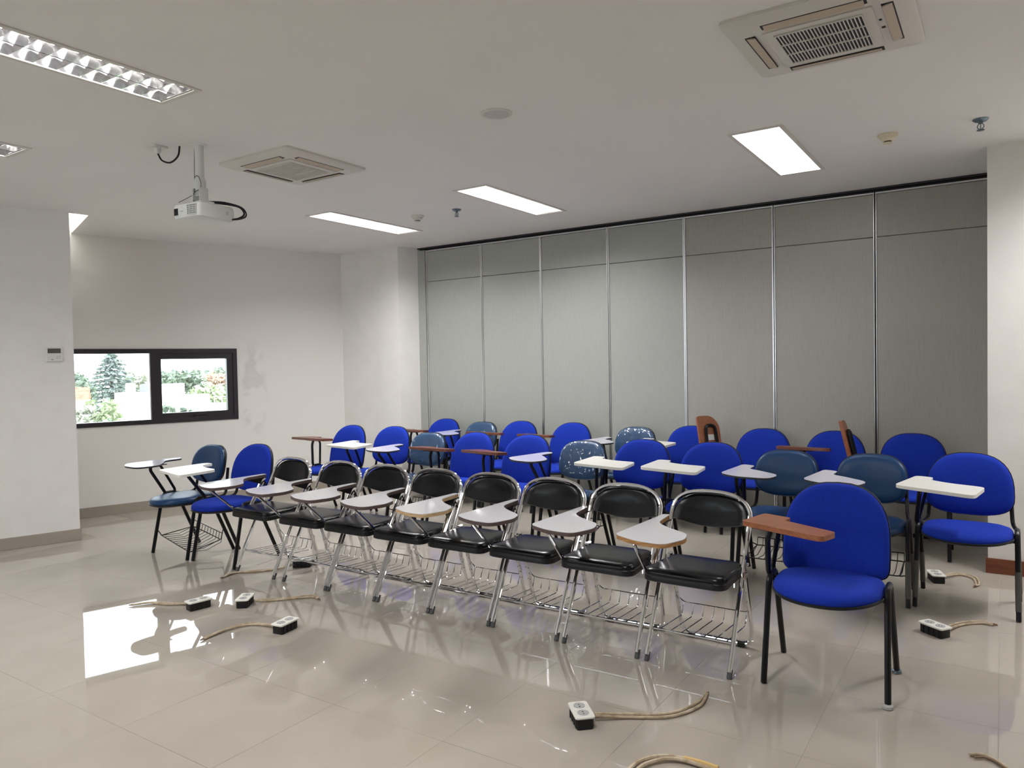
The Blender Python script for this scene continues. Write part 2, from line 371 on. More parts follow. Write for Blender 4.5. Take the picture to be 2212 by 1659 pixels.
# ---------------------------------------------------------------- folding partition
part = bpy.data.objects.new('wall_partition', None); COL.objects.link(part); struct(part)
SEAMS = [-5.585, -4.796, -4.032, -3.255, -2.469, -1.662, -.860, -.070]
ZB = 2.427
b = MB(); b.box((SEAMS[0] - .115, YP + .03, 0), (SEAMS[-1], YP + .12, H)); b.obj('backing', 'dark_gap', part, 0)
b = MB(); b.prism([(SEAMS[0] - .125, YP - .012), (SEAMS[0] - .012, YP - .004), (SEAMS[0] - .012, YP + .05), (SEAMS[0] - .125, YP + .05)], 0, H - .03); b.obj('jamb', 'partition_vinyl_green_lit', part, 0)
b = MB(); b.box((SEAMS[0] - .12, YP - .014, H - .016), (SEAMS[-1], YP + .03, H - .001)); b.obj('track', 'dark_gap', part, 0)
for i, (a, c) in enumerate(zip(SEAMS, SEAMS[1:])):
    dy = (.000, .002, .000, .003, .001, .004, .000)[i]
    gap = .0055 if i >= 5 else .002
    for nm, z0, z1 in (('lower_panel', .035, ZB - .002), ('upper_panel', ZB + .002, H - .052)):
        b = MB(); x0, x1 = a + .0125, c - .0125; yy = YP + dy
        b.rings([[Vector(p) for p in ((x0, yy + .03, z0), (x1, yy + .03, z0), (x1, yy + .03, z1), (x0, yy + .03, z1))],
                 [Vector(p) for p in ((x0, yy + .003, z0), (x1, yy + .003, z0), (x1, yy + .003, z1), (x0, yy + .003, z1))],
                 [Vector(p) for p in ((x0 + .003, yy, z0 + .003), (x1 - .003, yy, z0 + .003), (x1 - .003, yy, z1 - .003), (x0 + .003, yy, z1 - .003))]])
        b.obj(nm, 'partition_vinyl_green_lit' if i < 4 else 'partition_vinyl_warm_lit', part, 0)
    for x0, x1 in ((a + gap, a + .012), (c - .012, c - gap)):
        b = MB(); b.box((x0, YP + dy - .006, .03), (x1, YP + .03, H - .05)); b.obj('edge_trim', 'aluminium', part, 0)
    b = MB(); b.box((a + gap, YP + dy - .005, H - .050), (c - gap, YP + .03, H - .037)); b.obj('top_rail', 'aluminium', part, 0)
    b = MB(); b.box((a + gap, YP + dy + .004, .002), (c - gap, YP + .03, .033)); b.obj('bottom_seal', 'black_plastic', part, 0)

# ---------------------------------------------------------------- ceiling fixtures
def luminaire():
    r = empty('ceiling_light', '', 'ceiling light')
    hw, hl = LW / 2, LL / 2
    b = MB()                                      # housing, open below
    for p, q in (((-hw, -hl, 0), (-hw + .004, hl, .10)), ((hw - .004, -hl, 0), (hw, hl, .10)), ((-hw, -hl, 0), (hw, -hl + .004, .10)), ((-hw, hl - .004, 0), (hw, hl, .10)), ((-hw, -hl, .096), (hw, hl, .10))): b.box(p, q)
    b.obj('housing', 'white_plastic', r, 0)
    b = MB(); o = .018
    for p, q in (((-hw - o, -hl - o, -.006), (-hw + .006, hl + o, 0)), ((hw - .006, -hl - o, -.006), (hw + o, hl + o, 0)), ((-hw + .006, -hl - o, -.006), (hw - .006, -hl + .006, 0)), ((-hw + .006, hl - .006, -.006), (hw - .006, hl + o, 0))): b.box(p, q)
    b.obj('trim_frame', 'unit_white', r, 0)
    for s in (-1, 1):
        b = MB(); b.tube([(s * .068, -.575, .055), (s * .068, .575, .055)], .013, 10); b.obj('tube', 'tube_glow', r)
    b = MB()                                      # long side and centre reflectors, curved
    for x0, d in ((-hw + .005, 1), (hw - .005, -1), (-.003, -1), (.003, 1)):
        prof = [(x0 + d * .022 * (k / 5) ** 2, .0 + .085 * k / 5) for k in range(6)]
        vs = []; fs = []
        for k, (x, z) in enumerate(prof): vs += [(x, -hl + .006, z), (x, hl - .006, z)]
        for k in range(5): fs.append((2 * k, 2 * k + 1, 2 * k + 3, 2 * k + 2))
        b.add(vs, fs)
    b.obj('reflector', 'reflector', r)
    nb = 12
    for i in range(nb + 1):
        y = -hl + .012 + (2 * hl - .024) * i / nb
        b = MB()
        for s in (-1, 1):
            xa, xb = (.004, hw - .006) if s > 0 else (-hw + .006, -.004)
            xm = (xa + xb) / 2; hh = .051
            vs = []
            for x, dz in ((xa, 0), ((xa + xm) / 2, .015), (xm, .032), ((xb + xm) / 2, .015), (xb, 0)):
                vs += [(x, y - .0016, 0), (x, y + .0016, 0), (x, y + .0105, hh - dz), (x, y - .0105, hh - dz)]
            fs = []
            for k in range(4):
                for q in range(4): fs.append((4 * k + q, 4 * k + (q + 1) % 4, 4 * k + 4 + (q + 1) % 4, 4 * k + 4 + q))
            fs += [(3, 2, 1, 0), (16, 17, 18, 19)]
            b.add(vs, fs)
        b.obj('louver_blade', 'reflector', r)
    return r
def lamp(x, y, watts):
    l = bpy.data.lights.new('luminaire_lamp', 'AREA'); l.shape = 'RECTANGLE'; l.size = LW - .03; l.size_y = LL - .05; l.energy = watts; l.color = (1, .995, .985); l.spread = radians(150)
    o = bpy.data.objects.new('luminaire_lamp', l); COL.objects.link(o); o.location = (x, y, H - .004)
LLAB = ['louvered ceiling light at the left edge, largest and nearest, left of the projector', 'louvered ceiling light cut off by the left edge below the largest one',
        'louvered ceiling light over the end wall, left of the smoke detector', 'louvered ceiling light in the middle, right of the projector and sprinkler',
        'bright ceiling light over the grey partition, below the big air conditioner', 'louvered ceiling light just above the top of the picture', 'louvered ceiling light beyond the right edge of the picture']
lum = luminaire()
for i, (x, y) in enumerate(LIGHTS):
    r = lum
    if i: r = lum.copy(); COL.objects.link(r); copy_children(lum, r)
    r.location = (x, y, H); r['label'] = LLAB[i]; r['group'] = 'louvered ceiling lights'
    lamp(x, y, LAMP_W[i])
    if i in (2, 3):                               # same louvers, lit brightness put into a white colour
        for ch in r.children:
            if ch.name.startswith('louver_blade') or ch.name.startswith('reflector'): ch.data = ch.data.copy(); ch.data.materials[0] = MATS['lit_louver']
    if i == 4:                                    # this one has a flat opal cover instead of open louvers
        for ch in list(r.children):
            if ch.name.startswith('louver_blade'): bpy.data.objects.remove(ch)
        b = MB(); b.prism(round_poly(loop(-LW / 2 + .006, -LL / 2 + .006, LW / 2 - .006, LL / 2 - .006), .004, 2), -.004, .001); b.obj('opal_cover', 'opal_glow', r, 0)

def cassette(cx, cy, label, grille_mat):
    r = empty('air_conditioner', label, 'air conditioner', (cx, cy, H), 0, 'ceiling cassette air conditioners')
    s = .345; b = MB()
    def sq(h_, z, rad): return [Vector((p.x, p.y, z)) for p in round_poly(loop(-h_, -h_, h_, h_), rad, 4)]
    b.rings([sq(s, 0, .03), sq(s, -.012, .03), sq(s - .012, -.02, .028), sq(.30, -.024, .03), sq(.287, -.030, .03)]); b.obj('face_panel', 'unit_white', r, 30)
    for k in range(4):                            # four outlet slots, each with its swing flap
        m_ = Matrix.Rotation(k * pi / 2, 4, 'Z')
        b = MB(); b.box((-.195, .235, -.0315), (.195, .278, -.0285), m_); b.obj('outlet_slot', 'dark_gap', r, 0)
        fl = MB(); mm = m_ @ Matrix.Translation((0, .255, -.034)) @ Matrix.Rotation(radians(14), 4, 'X'); fl.box((-.185, -.018, -.002), (.185, .018, .003), mm); fl.obj('flap', 'flap_cream', r, 0)
    b = MB(); b.rings([sq(.205, -.029, .01), sq(.205, -.036, .01), sq(.20, -.037, .01)]); gr = b.obj('intake_frame', 'unit_white', r, 30)
    b = MB(); b.box((-.165, -.165, -.0385), (.165, .165, -.0365)); b.obj('intake_mesh', grille_mat, gr, 0)
    n = 24
    for i in range(n + 1):
        x = -.165 + .33 * i / n; b = MB(); b.box((x - .0022, -.165, -.0425), (x + .0022, .165, -.038)); b.obj('slat', 'unit_white', gr, 0)
    for i in range(4):
        y = -.165 + .33 * i / 3; b = MB(); b.box((-.167, y - .003, -.044), (.167, y + .003, -.038)); b.obj('cross_bar', 'unit_white', gr, 0)
    b = MB(); b.box((.212, -.06, -.032), (.222, -.045, -.0295)); b.box((.212, .02, -.032), (.226, .036, -.0295)); b.obj('indicator', 'black_plastic', r, 0)
    return r
cassette(-.618, 3.365, 'large square ceiling air conditioner with dark slatted grille, top right', 'dark_gap')
cassette(-4.00, 3.425, 'square ceiling air conditioner with plain grey grille behind the projector', 'mesh_grey')

def lathe_thing(name, label, cat, x, y, parts, group=None):
    r = empty(name, label, cat, (x, y, H), 0, group)
    for pn, prof, mt in parts:
        b = MB(); b.lathe(prof, 24); b.obj(pn, mt, r)
    return r
lathe_thing('ceiling_speaker', 'round white ceiling speaker with grey mesh, top centre of ceiling', 'speaker', -2.303, 3.383,
            [('rim', [(.088, 0), (.088, -.004), (.074, -.008), (.070, -.004)], 'unit_white'), ('mesh_cover', [(.070, -.002), (.069, -.006), (.03, -.009), (.002, -.010)], 'mesh_grey')])
def sprinkler(x, y, label):
    r = lathe_thing('sprinkler', label, 'sprinkler', x, y, [('escutcheon', [(.042, 0), (.042, -.004), (.030, -.014), (.014, -.016)], 'steel_blue'), ('body', [(.012, -.014), (.012, -.024), (.006, -.028)], 'steel_blue'),
                                                            ('deflector', [(.004, -.060), (.020, -.062), (.020, -.065), (.003, -.066)], 'steel_blue')], 'fire sprinklers')
    b = MB()
    for s in (-1, 1): b.tube(fillet([(s * .008, 0, -.026), (s * .016, 0, -.036), (s * .016, 0, -.050), (0, 0, -.062)], .008, 3), .0028, 6)
    b.tube([(0, 0, -.028), (0, 0, -.058)], .003, 6); b.obj('arms', 'steel_blue', r)
sprinkler(-4.007, 5.235, 'small metal sprinkler between the two middle ceiling lights'); sprinkler(-.102, 5.15, 'small metal sprinkler near the right pillar, top right')
def smoke(x, y, label, mt):
    r = lathe_thing('smoke_detector', label, 'smoke detector', x, y, [('base', [(.058, 0), (.058, -.010), (.050, -.016)], mt), ('head', [(.046, -.014), (.042, -.030), (.028, -.042), (.024, -.043)], mt), ('chamber', [(.022, -.042), (.022, -.050)], 'dark_gap'),
                                                                      ('cap', [(.026, -.050), (.026, -.055), (.012, -.058)], mt)], 'smoke detectors')
smoke(-4.457, 5.235, 'pale smoke detector beside the left middle ceiling light', 'unit_white'); smoke(-.587, 5.145, 'yellowed white smoke detector right of the brightest ceiling light', 'stained_white')

# projector on its ceiling pole
pr = empty('projector', 'white ceiling projector hanging on a pole with looped black cables', 'projector', (-4.075, 2.765, H))
b = MB(); b.lathe([(.05, 0), (.05, -.004), (.03, -.006)], 20); b.obj('ceiling_plate', 'projector_white', pr)
b = MB(); b.tube([(0, 0, 0), (0, 0, -.28)], .027, 16); b.obj('pole', 'projector_white', pr)
b = MB(); b.lathe([(.028, -.20), (.036, -.225), (.034, -.262), (.018, -.280)], 16); b.obj('knuckle', 'projector_white', pr)
b = MB(); b.box((-.036, -.03, -.355), (-.030, .03, -.265)); b.box((.030, -.03, -.355), (.036, .03, -.265)); b.box((-.06, -.05, -.378), (.08, .06, -.352)); b.box((-.03, -.012, -.31), (.03, .012, -.272)); b.obj('bracket', 'projector_white', pr)
bm_ = Matrix.Translation((0.02, .01, -.420)) @ Matrix.Rotation(radians(4), 4, 'Z')
body = MB(); outl = round_poly(loop(-.118, -.135, .118, .135), .03, 4)
body.rings([[bm_ @ Vector((p.x * k, p.y * k, z)) for p in outl] for k, z in ((.86, -.045), (.97, -.038), (1.0, -.02), (1.0, .025), (.97, .04), (.9, .046))])
body.obj('body', 'projector_white', pr)
b = MB(); b.box((-.096, -.139, -.022), (-.064, -.130, .018), bm_); b.obj('lens', 'lens_glass', pr, 0)
b = MB(); b.box((.022, -.1372, -.026), (.100, -.130, .030), bm_); vent = b.obj('vent', 'dark_gap', pr, 0)
b = MB()
for i in range(7): b.box((.022 + .078 * i / 6 - .0018, -.140, -.026), (.022 + .078 * i / 6 + .0018, -.136, .030), bm_)
for i in range(6): b.box((.020, -.140, -.026 + .056 * i / 5 - .0016), (.102, -.136, -.026 + .056 * i / 5 + .0016), bm_)
b.obj('vent_grid', 'projector_white', vent, 0)
b = MB(); b.box((-.045, -.1365, -.004), (-.020, -.133, .001), bm_); b.obj('badge', 'socket_grey', pr, 0)
b = MB(); b.box((.116, .06, -.01), (.1195, .08, .015), bm_); b.obj('port', 'mesh_grey', pr, 0)
for nm, pts, r_ in (('cable', [(.02, .02, -.345), (.11, .06, -.36), (.19, .13, -.38), (.20, .16, -.42), (.14, .16, -.44), (.09, .13, -.442)], .006), ('cable', [(.03, .02, -.345), (.12, .08, -.352), (.205, .14, -.385), (.205, .17, -.43), (.15, .15, -.447), (.10, .10, -.448)], .005),
                     ('thin_wire', [(-.01, -.028, -.20), (.02, -.03, -.195), (.036, -.02, -.23), (.032, -.02, -.27), (0, -.034, -.29), (-.045, -.02, -.31), (-.03, -.03, -.34), (.0, -.035, -.345)], .002), ('thin_wire', [(-.04, -.02, -.30), (-.06, -.06, -.33), (-.085, -.09, -.352)], .002), ('thin_wire', [(-.028, -.01, -.002), (-.027, -.015, -.06), (-.027, -.02, -.25), (-.03, -.02, -.29)], .002)):
    b = MB(); b.tube(spline(pts, 5), r_, 6); b.obj(nm, 'black_plastic' if r_ > .003 else 'grey_rubber', pr)
ob = empty('ceiling_outlet', 'small white ceiling outlet with a drooping black cable, left of projector', 'outlet', (-4.30, 2.635, H))
b = MB(); b.prism(round_poly(loop(-.045, -.045, .045, .045), .01, 3), -.012, 0); b.obj('plate', 'white_plastic', ob)
b = MB(); b.lathe([(.022, -.010), (.020, -.035), (.012, -.045)], 14); b.obj('plug', 'white_plastic', ob)
b = MB(); b.tube(spline([(.0, 0, -.04), (.02, .015, -.085), (.06, .045, -.098), (.10, .07, -.06), (.108, .078, 0)], 6), .0055, 6); b.obj('cable', 'black_plastic', ob)

# wall controller
th = empty('wall_controller', 'small white air conditioner controller with grey display on the left wall', 'controller'); th.matrix_world = Matrix.Translation(NC + T * -.145 + Vector((0, 0, 1.612))) @ rot_from(T)
b = MB(); b.rings([[Vector((p.x, y, p.y)) for p in round_poly(loop(-.061 + k, -.061 + k, .061 - k, .061 - k), .005, 3)] for y, k in ((0, 0), (-.014, 0), (-.017, .003))]); b.obj('case', 'white_plastic', th)
b = MB(); b.box((-.050, -.0185, .010), (.046, -.016, .050)); b.obj('display', 'lcd_grey', th, 0)
for x, z in ((.02, -.016), (.038, -.016), (.02, -.030), (.036, -.030)):
    b = MB(); b.box((x - .006, -.0185, z - .003), (x + .006, -.0165, z + .003)); b.obj('button', 'socket_grey', th, 0)
b = MB(); b.box((-.026, -.0175, -.046), (-.010, -.0165, -.042)); b.obj('badge', 'black_plastic', th, 0)

# ---------------------------------------------------------------- chairs: black folding ones (front feet on y = 0, facing -y)
FX = .203
def bars(b, pts, r, n=8): return b.tube(pts, r, n)
def black_chair():
    r = empty('folding_chair', '', 'chair')
    b = MB()
    bx = lambda z: .012 + .5 * z - max(0, z - .68) * .28
    arch = [Vector((FX * cos(a) ** .76, bx(.655 + .130 * sin(a) ** .76), .655 + .130 * sin(a) ** .76)) for a in [radians(90 * k / 12) for k in range(12)]] + [Vector((0, bx(.785), .785))]
    right = [Vector((FX, .005, .03)), Vector((FX, .30, .58))] + arch
    left = [Vector((-p.x, p.y, p.z)) for p in reversed(right)]
    b.tube(right + left[1:], .0115, 10); b.obj('front_frame', 'chrome', r)
    for s in (-1, 1):
        b = MB(); b.lathe([(.0108, .0), (.0127, .004), (.0127, .03), (.0122, .045)], 12, Matrix.Translation((s * FX, .003, 0)) @ Matrix.Rotation(radians(-27), 4, 'X')); b.obj('foot_cap', 'grey_rubber', r)
    b = MB(); X = .188
    b.tube(fillet([(-X, .285, .47), (-X, .405, .10), (-X + .01, .425, .018), (X - .01, .425, .018), (X, .405, .10), (X, .285, .47)], {1: .02, 2: .07, 3: .07, 4: .02}, 6), .0110, 10); b.obj('rear_leg', 'chrome', r)
    for s in (-1, 1):
        b = MB(); b.box((s * .13 - .018, .410, .0), (s * .13 + .018, .440, .022)); b.obj('floor_pad', 'black_plastic', r)
    # seat
    so = round_poly([(-.183, .31), (-.205, -.045), (.205, -.045), (.183, .31)], [.05, .06, .06, .05], 6)
    def ring(k, z, dz=0): return [Vector((p.x * k, .13 + (p.y - .13) * k, z + dz)) for p in so]
    b = MB(); b.rings([ring(.97, .408), ring(1.0, .412), ring(1.0, .436), ring(.985, .440)]); b.obj('seat_pan', 'black_plastic', r)
    b = MB(); b.rings([ring(.985, .438), ring(1.0, .446), ring(.985, .457), ring(.93, .465), ring(.80, .469), ring(.4, .470)]); b.obj('seat', 'black_vinyl', r, 60)
    # backrest: curved pad inside the arch
    b = MB(); outl = [Vector((-.195 * cos(a) ** .78, .640 + .136 * sin(a) ** .78)) for a in [radians(90 * k / 8) for k in range(8)]] + [Vector((0, .776))]
    outl += [Vector((-p.x, p.y)) for p in reversed(outl[:-1])]
    nb = 8
    outl += [Vector((.195 - .390 * k / nb, .640 - .030 * sin(pi * k / nb))) for k in range(1, nb)]
    cz = .70
    def bk(k, off):
        o = []
        for p in outl:
            x = p.x * k; z = cz + (p.y - cz) * k; o.append(Vector((x, .012 + .5 * z - max(0, z - .68) * .28 + .030 * (1 - (x / .19) ** 2) + off, z)))
        return o
    b.rings([bk(.90, .018), bk(1.0, .012), bk(1.0, .002), bk(.96, -.006), bk(.7, -.011), bk(.3, -.012)]); b.obj('backrest', 'black_vinyl', r, 60)
    # writing tablet on the chair's right (-x)
    tp = [(-.232, -.262), (-.214, .258), (-.180, .265), (-.158, .062), (-.085, -.010), (.052, -.100), (.084, -.200), (.038, -.340), (-.10, -.332)]
    poly = round_poly(tp, [.035, .012, .012, .06, .06, .03, .04, .045, .10], 5)
    b = MB(); b.prism(poly, .6685, .671); tb = b.obj('tablet', 'grey_laminate', r)
    b = MB(); b.prism(poly, .6505, .6685); b.obj('tablet_edge', 'brown_edge', tb)
    b = MB(); b.add([(-.205, .245, .650), (-.205, .09, .650), (-.205, .285, .575), (-.201, .245, .650), (-.201, .09, .650), (-.201, .285, .575)], [(0, 1, 2), (5, 4, 3), (0, 3, 4, 1), (1, 4, 5, 2), (2, 5, 3, 0)])
    b.box((-.205, .09, .6455), (-.165, .25, .6505)); b.obj('tablet_bracket', 'black_plastic', r, 0)
    b = MB(); b.tube(fillet([(-.13, -.26, .648), (-.150, -.235, .632), (-.214, .060, .402), (-.203, .085, .390)], .03, 4), .0085, 8); b.obj('tablet_brace', 'chrome', r)
    b = MB(); b.tube(fillet([(-.212, .120, .420), (-.212, .135, .450), (-.210, .235, .62), (-.203, .265, .64)], .02, 3), .0095, 8)
    b.tube([(-.194, .12, .425), (-.194, .245, .61)], .006, 6); b.obj('tablet_link', 'chrome', r)
    for s in (-1, 1):
        b = MB(); b.box((s * .200 - .003, .10, .395), (s * .200 + .003, .30, .420)); b.tube([(s * .188, .285, .462), (s * .212, .285, .462)], .007, 8); b.obj('hinge_plate', 'chrome', r)
    # book rack
    b = MB(); b.tube([(-.198, .075, .140), (.198, .075, .140)], .0065, 8)
    b.tube(fillet([(-.190, .372, .235), (-.190, .392, .21), (-.165, .395, .188), (.165, .395, .188), (.190, .392, .21), (.190, .372, .235)], .02, 3), .0033, 6)
    for i in range(7):
        x = -.165 + .33 * i / 6; b.tube(fillet([(x, .075, .140), (x, .372, .125), (x, .395, .188)], .015, 3), .0028, 5)
    b.obj('book_rack', 'chrome', r)
    return r
bc = black_chair()
BX = [-4.405, -3.896, -3.460, -3.026, -2.591, -2.155, -1.700, -1.243]
ORD = ['leftmost', 'second', 'third', 'fourth', 'fifth', 'sixth', 'seventh', 'rightmost']
EDGE = {4: 'bare_wood_edge', 7: 'orange_wood_edge'}
EXTRA = {0: 'black folding chair with white tablet, leftmost of its row, beside the blue fabric chair', 1: 'black folding chair, second from left of its row, a floor box under it',
         2: 'black folding chair, third from the left of the chrome framed row', 3: 'black folding chair with brown-edged tablet, just left of the pale-edged one', 4: 'black folding chair with a pale bare-wood tablet edge, mid row',
         5: 'black folding chair, third from the right of the chrome framed row', 6: 'black folding chair, second from the right of the chrome framed row', 7: 'black folding chair with an orange-brown tablet edge, rightmost of its row'}
for i, x in enumerate(BX):
    r = bc
    if i: r = bc.copy(); COL.objects.link(r); copy_children(bc, r)
    r.location = (x, 3.322, 0); r.rotation_euler = (0, 0, radians((-1, .3, 0, 0, .2, .3, 1, -1.0)[i]))
    r['label'] = EXTRA[i]; r['group'] = 'black folding chairs in the front row'
    if i in EDGE:
        for ch in r.children:
            if ch.name.startswith('tablet') and ch.children:
                e_ = ch.children[0]; e_.data = e_.data.copy(); e_.data.materials[0] = MATS[EDGE[i]]

# ---------------------------------------------------------------- padded chairs
def superell(w, hu, hd, eu, ed, n=40, cv=0.0):
    """outline in (u, v): half width w, upper half height hu (exponent eu), lower hd (ed)"""
    o = []
    for k in range(n):
        a = 2 * pi * k / n; c, s = cos(a), sin(a); e_ = eu if s >= 0 else ed; hh = hu if s >= 0 else hd
        o.append(Vector((w * math.copysign(abs(c) ** (2 / e_), c), cv + hh * math.copysign(abs(s) ** (2 / e_), s))))
    return o
BACK = {'F': (superell(.225, .240, .120, 2.6, 2.7, cv=.620), .50, .86), 'T': (superell(.230, .265, .150, 2.55, 7, cv=.59), .44, .855), 'V': (superell(.202, .175, .125, 2.9, 2.7, cv=.660), .535, .835)}
def pad_back(kind, fabric, parent):
    outl, zlo, zhi = BACK[kind]; ytop = .445 if kind != 'V' else .425; cz = .5 * (zlo + zhi)
    def P3(p, k, off):
        x = p.x * k; z = cz + (p.y - cz) * k
        return Vector((x, ytop - (zhi - z) * .22 - .75 * x * x + off, z))
    def ring(k, off): return [P3(p, k, off) for p in outl]
    b = MB(); b.rings([ring(.98, .012), ring(1.0, .004), ring(.995, -.012), ring(.96, -.024), ring(.86, -.033), ring(.6, -.038), ring(.25, -.040)]); b.obj('backrest', fabric, parent, 70)
    b = MB(); b.rings([ring(.80, .034), ring(.96, .027), ring(1.018, .016), ring(1.018, .002), ring(.99, .001)]); b.obj('back_shell', 'black_plastic', parent, 60)
def pad_seat(kind, fabric, parent, kx=1.0):
    w = .226 * kx
    outl = superell(w, .200, .260, 3.4, 2.3, cv=.145)
    def ring(k, z, droop=.012):
        o = []
        for p in outl:
            y = .13 + (p.y - .13) * k; t = max(0, (-y + .02) / .18); o.append(Vector((p.x * k, y, z - droop * t * t)))
        return o
    b = MB(); b.rings([ring(.97, .426), ring(1.0, .433), ring(.995, .448), ring(.96, .461), ring(.86, .470), ring(.6, .473), ring(.25, .471)]); b.obj('seat', fabric, parent, 70)
    b = MB(); b.rings([ring(.70, .410), ring(.96, .414), ring(1.015, .421), ring(1.015, .431), ring(.98, .434)]); b.obj('seat_shell', 'black_plastic', parent, 60)
APEX = [(.228, .150, .452)]
def legs(parent, wrap=False, cap=None, kx=1.0):
    for s in (-1, 1):
        f = fillet([(s * kx * .250, .0, .004), (s * kx * .243, .088, .435), (s * kx * .242, .112, .466), (s * kx * .242, .155, .468)], .03, 4)
        rr = fillet([(s * kx * .250, .412, .004), (s * kx * .243, .224, .435), (s * kx * .242, .200, .466), (s * kx * .242, .155, .468)], .03, 4)
        for i, pts in enumerate((f, rr)):
            b = MB(); b.tube(pts, .0135, 10); lg = b.obj('leg', 'black_tube', parent)
            a, c = pts[0], pts[1]; d = (c - a)
            if wrap: b = MB(); b.tube([a + d * .12, a + d * .62], .0155, 10); b.obj('plastic_sleeve', 'dusty_wrap', lg, label='grey dusty plastic wrap left on the leg')
            if cap and cap.get((s, i)): b = MB(); b.lathe([(.016, 0), (.021, .003), (.021, .014), (.015, .02)], 14, Matrix.Translation((a.x, a.y, 0))); b.obj('foot_cap', cap[(s, i)], lg)
    b = MB(); b.tube(fillet([(-kx * .242, .155, .455), (-kx * .215, .155, .398), (kx * .215, .155, .398), (kx * .242, .155, .455)], .02, 4), .010, 8); b.tube(fillet([(-kx * .243, .215, .440), (-kx * .21, .245, .396), (kx * .21, .245, .396), (kx * .243, .215, .440)], .02, 4), .009, 8)
    for s in (-1, 1): b.box((s * kx * .228 - .006, .13, .400), (s * kx * .228 + .006, .18, .445))
    b.obj('cross_bar', 'black_tube', parent)
def uprights(kind, parent, kx=1.0):
    if kind == 'T':
        b = MB(); b.tube(fillet([(-.10, .25, .412), (-.10, .40, .415), (-.10, .44, .60)], .06, 5), .011, 8); b.tube(fillet([(.10, .25, .412), (.10, .40, .415), (.10, .44, .60)], .06, 5), .011, 8); b.obj('back_support', 'black_tube', parent)
        return
    x = .205 if kind == 'F' else .19
    for s in (-1, 1):
        b = MB(); b.tube(fillet([(s * kx * .242, .17, .466), (s * kx * .240, .30, .440), (s * min(x + .012, kx * .235), .375, .455), (s * x, .41, .66)], .05, 5), .0115, 8); b.obj('back_support', 'black_tube', parent)
TABS = {'A': ([(-.34, -.02), (-.345, .40), (-.245, .385), (-.235, .28), (-.12, .215), (.07, .18), (.09, -.14)], [.05, .035, .03, .03, .12, .05, .05], .018),
        'B': ([(-.345, -.02), (-.325, .425), (-.235, .385), (-.23, .225), (-.15, .175), (.01, .035), (-.02, -.125), (-.22, -.12)], [.05, .05, .03, .05, .06, .07, .06, .08], .014),
        'C': ([(-.165, -.110), (-.193, .107), (-.054, .1045), (-.040, .035), (.235, -.008), (.243, -.125), (.20, -.132)], [.02, .015, .01, .012, .025, .03, .03], .022)}
def tablet(parent, shape, top, edge, t, rot, z, posts=True, scale=1.0, tilt=0.0, kx=1.0):
    tp, rad, th = TABS[shape]
    c, s = cos(radians(rot)), sin(radians(rot))
    poly = [Vector((c * p.x * scale - s * p.y * scale + t[0], s * p.x * scale + c * p.y * scale + t[1])) for p in round_poly(tp, rad, 5)]
    cx = sum(p.x for p in poly) / len(poly); cy = sum(p.y for p in poly) / len(poly)
    tm_ = Matrix.Translation((cx, cy, 0)) @ Matrix.Translation((0, 0, z)) @ Matrix.Rotation(radians(-tilt), 4, 'X') @ Matrix.Translation((-cx, -cy, -z))
    b = MB(); b.prism(poly, z - .003, z, tm_); tb = b.obj('tablet', top, parent)
    b = MB(); b.prism(poly, z - th, z - .003, tm_); b.obj('tablet_edge', edge, tb)
    zz = z - th
    # support plate and two arms rising from the side frame
    px = min(-.235, max(cx - .04, -.42)); b = MB(); pm = Matrix.Translation((px + .02, cy, zz - .006)) @ Matrix.Rotation(radians(rot), 4, 'Z'); b.box((-.07, -.05, 0), (.10, .05, .006), pm); b.obj('tablet_plate', 'black_plastic', parent, 0)
    b = MB(); b.tube(fillet([(-kx * .243, .120, .460), (-kx * .250, .110, .485), (px + .01, cy - .03, zz - .045), (px + .02, cy - .02, zz - .002)], .04, 5), .0125, 8)
    b.tube(fillet([(-kx * .243, .195, .460), (-kx * .250, .205, .485), (px + .04, cy + .05, zz - .03), (px + .03, cy + .03, zz - .002)], .03, 4), .0105, 8); b.obj('tablet_arm', 'black_tube', parent)
def folded_tablet(parent, yaw=0.0):
    tp, rad, th = TABS['A']
    m_ = Matrix.Translation((-.385, .20, .645)) @ Matrix.Rotation(radians(yaw), 4, 'Z') @ Matrix.Rotation(radians(-13), 4, 'Y')
    poly = round_poly([(-.10, .0), (.11, .0), (.11, .26), (.04, .335), (-.10, .335)], [.01, .01, .06, .06, .02], 4)   # (y, z)
    def side(x0, x1): return [[m_ @ Vector((x, p.x, p.y)) for p in poly] for x in (x0, x1)]
    b = MB(); b.rings(side(-.024, 0)); b.obj('tablet', 'brown_laminate', parent)
    b = MB(); b.tube([m_ @ p for p in fillet([Vector((.014, -.045, .0)), Vector((.014, -.035, .25)), Vector((.014, .055, .25)), Vector((.014, .065, .0))], .05, 6)], .013, 8); b.obj('tablet_arm', 'black_tube', parent)
    b = MB(); b.box((0, -.02, .12), (.006, .04, .17), m_); b.obj('tablet_plate', 'aluminium', parent, 0)
    b = MB(); b.tube(fillet([(-.243, .15, .465), (-.30, .18, .50), (-.365, .20, .61), (-.380, .20, .66)], .05, 4), .0125, 8); b.obj('arm_post', 'black_tube', parent)
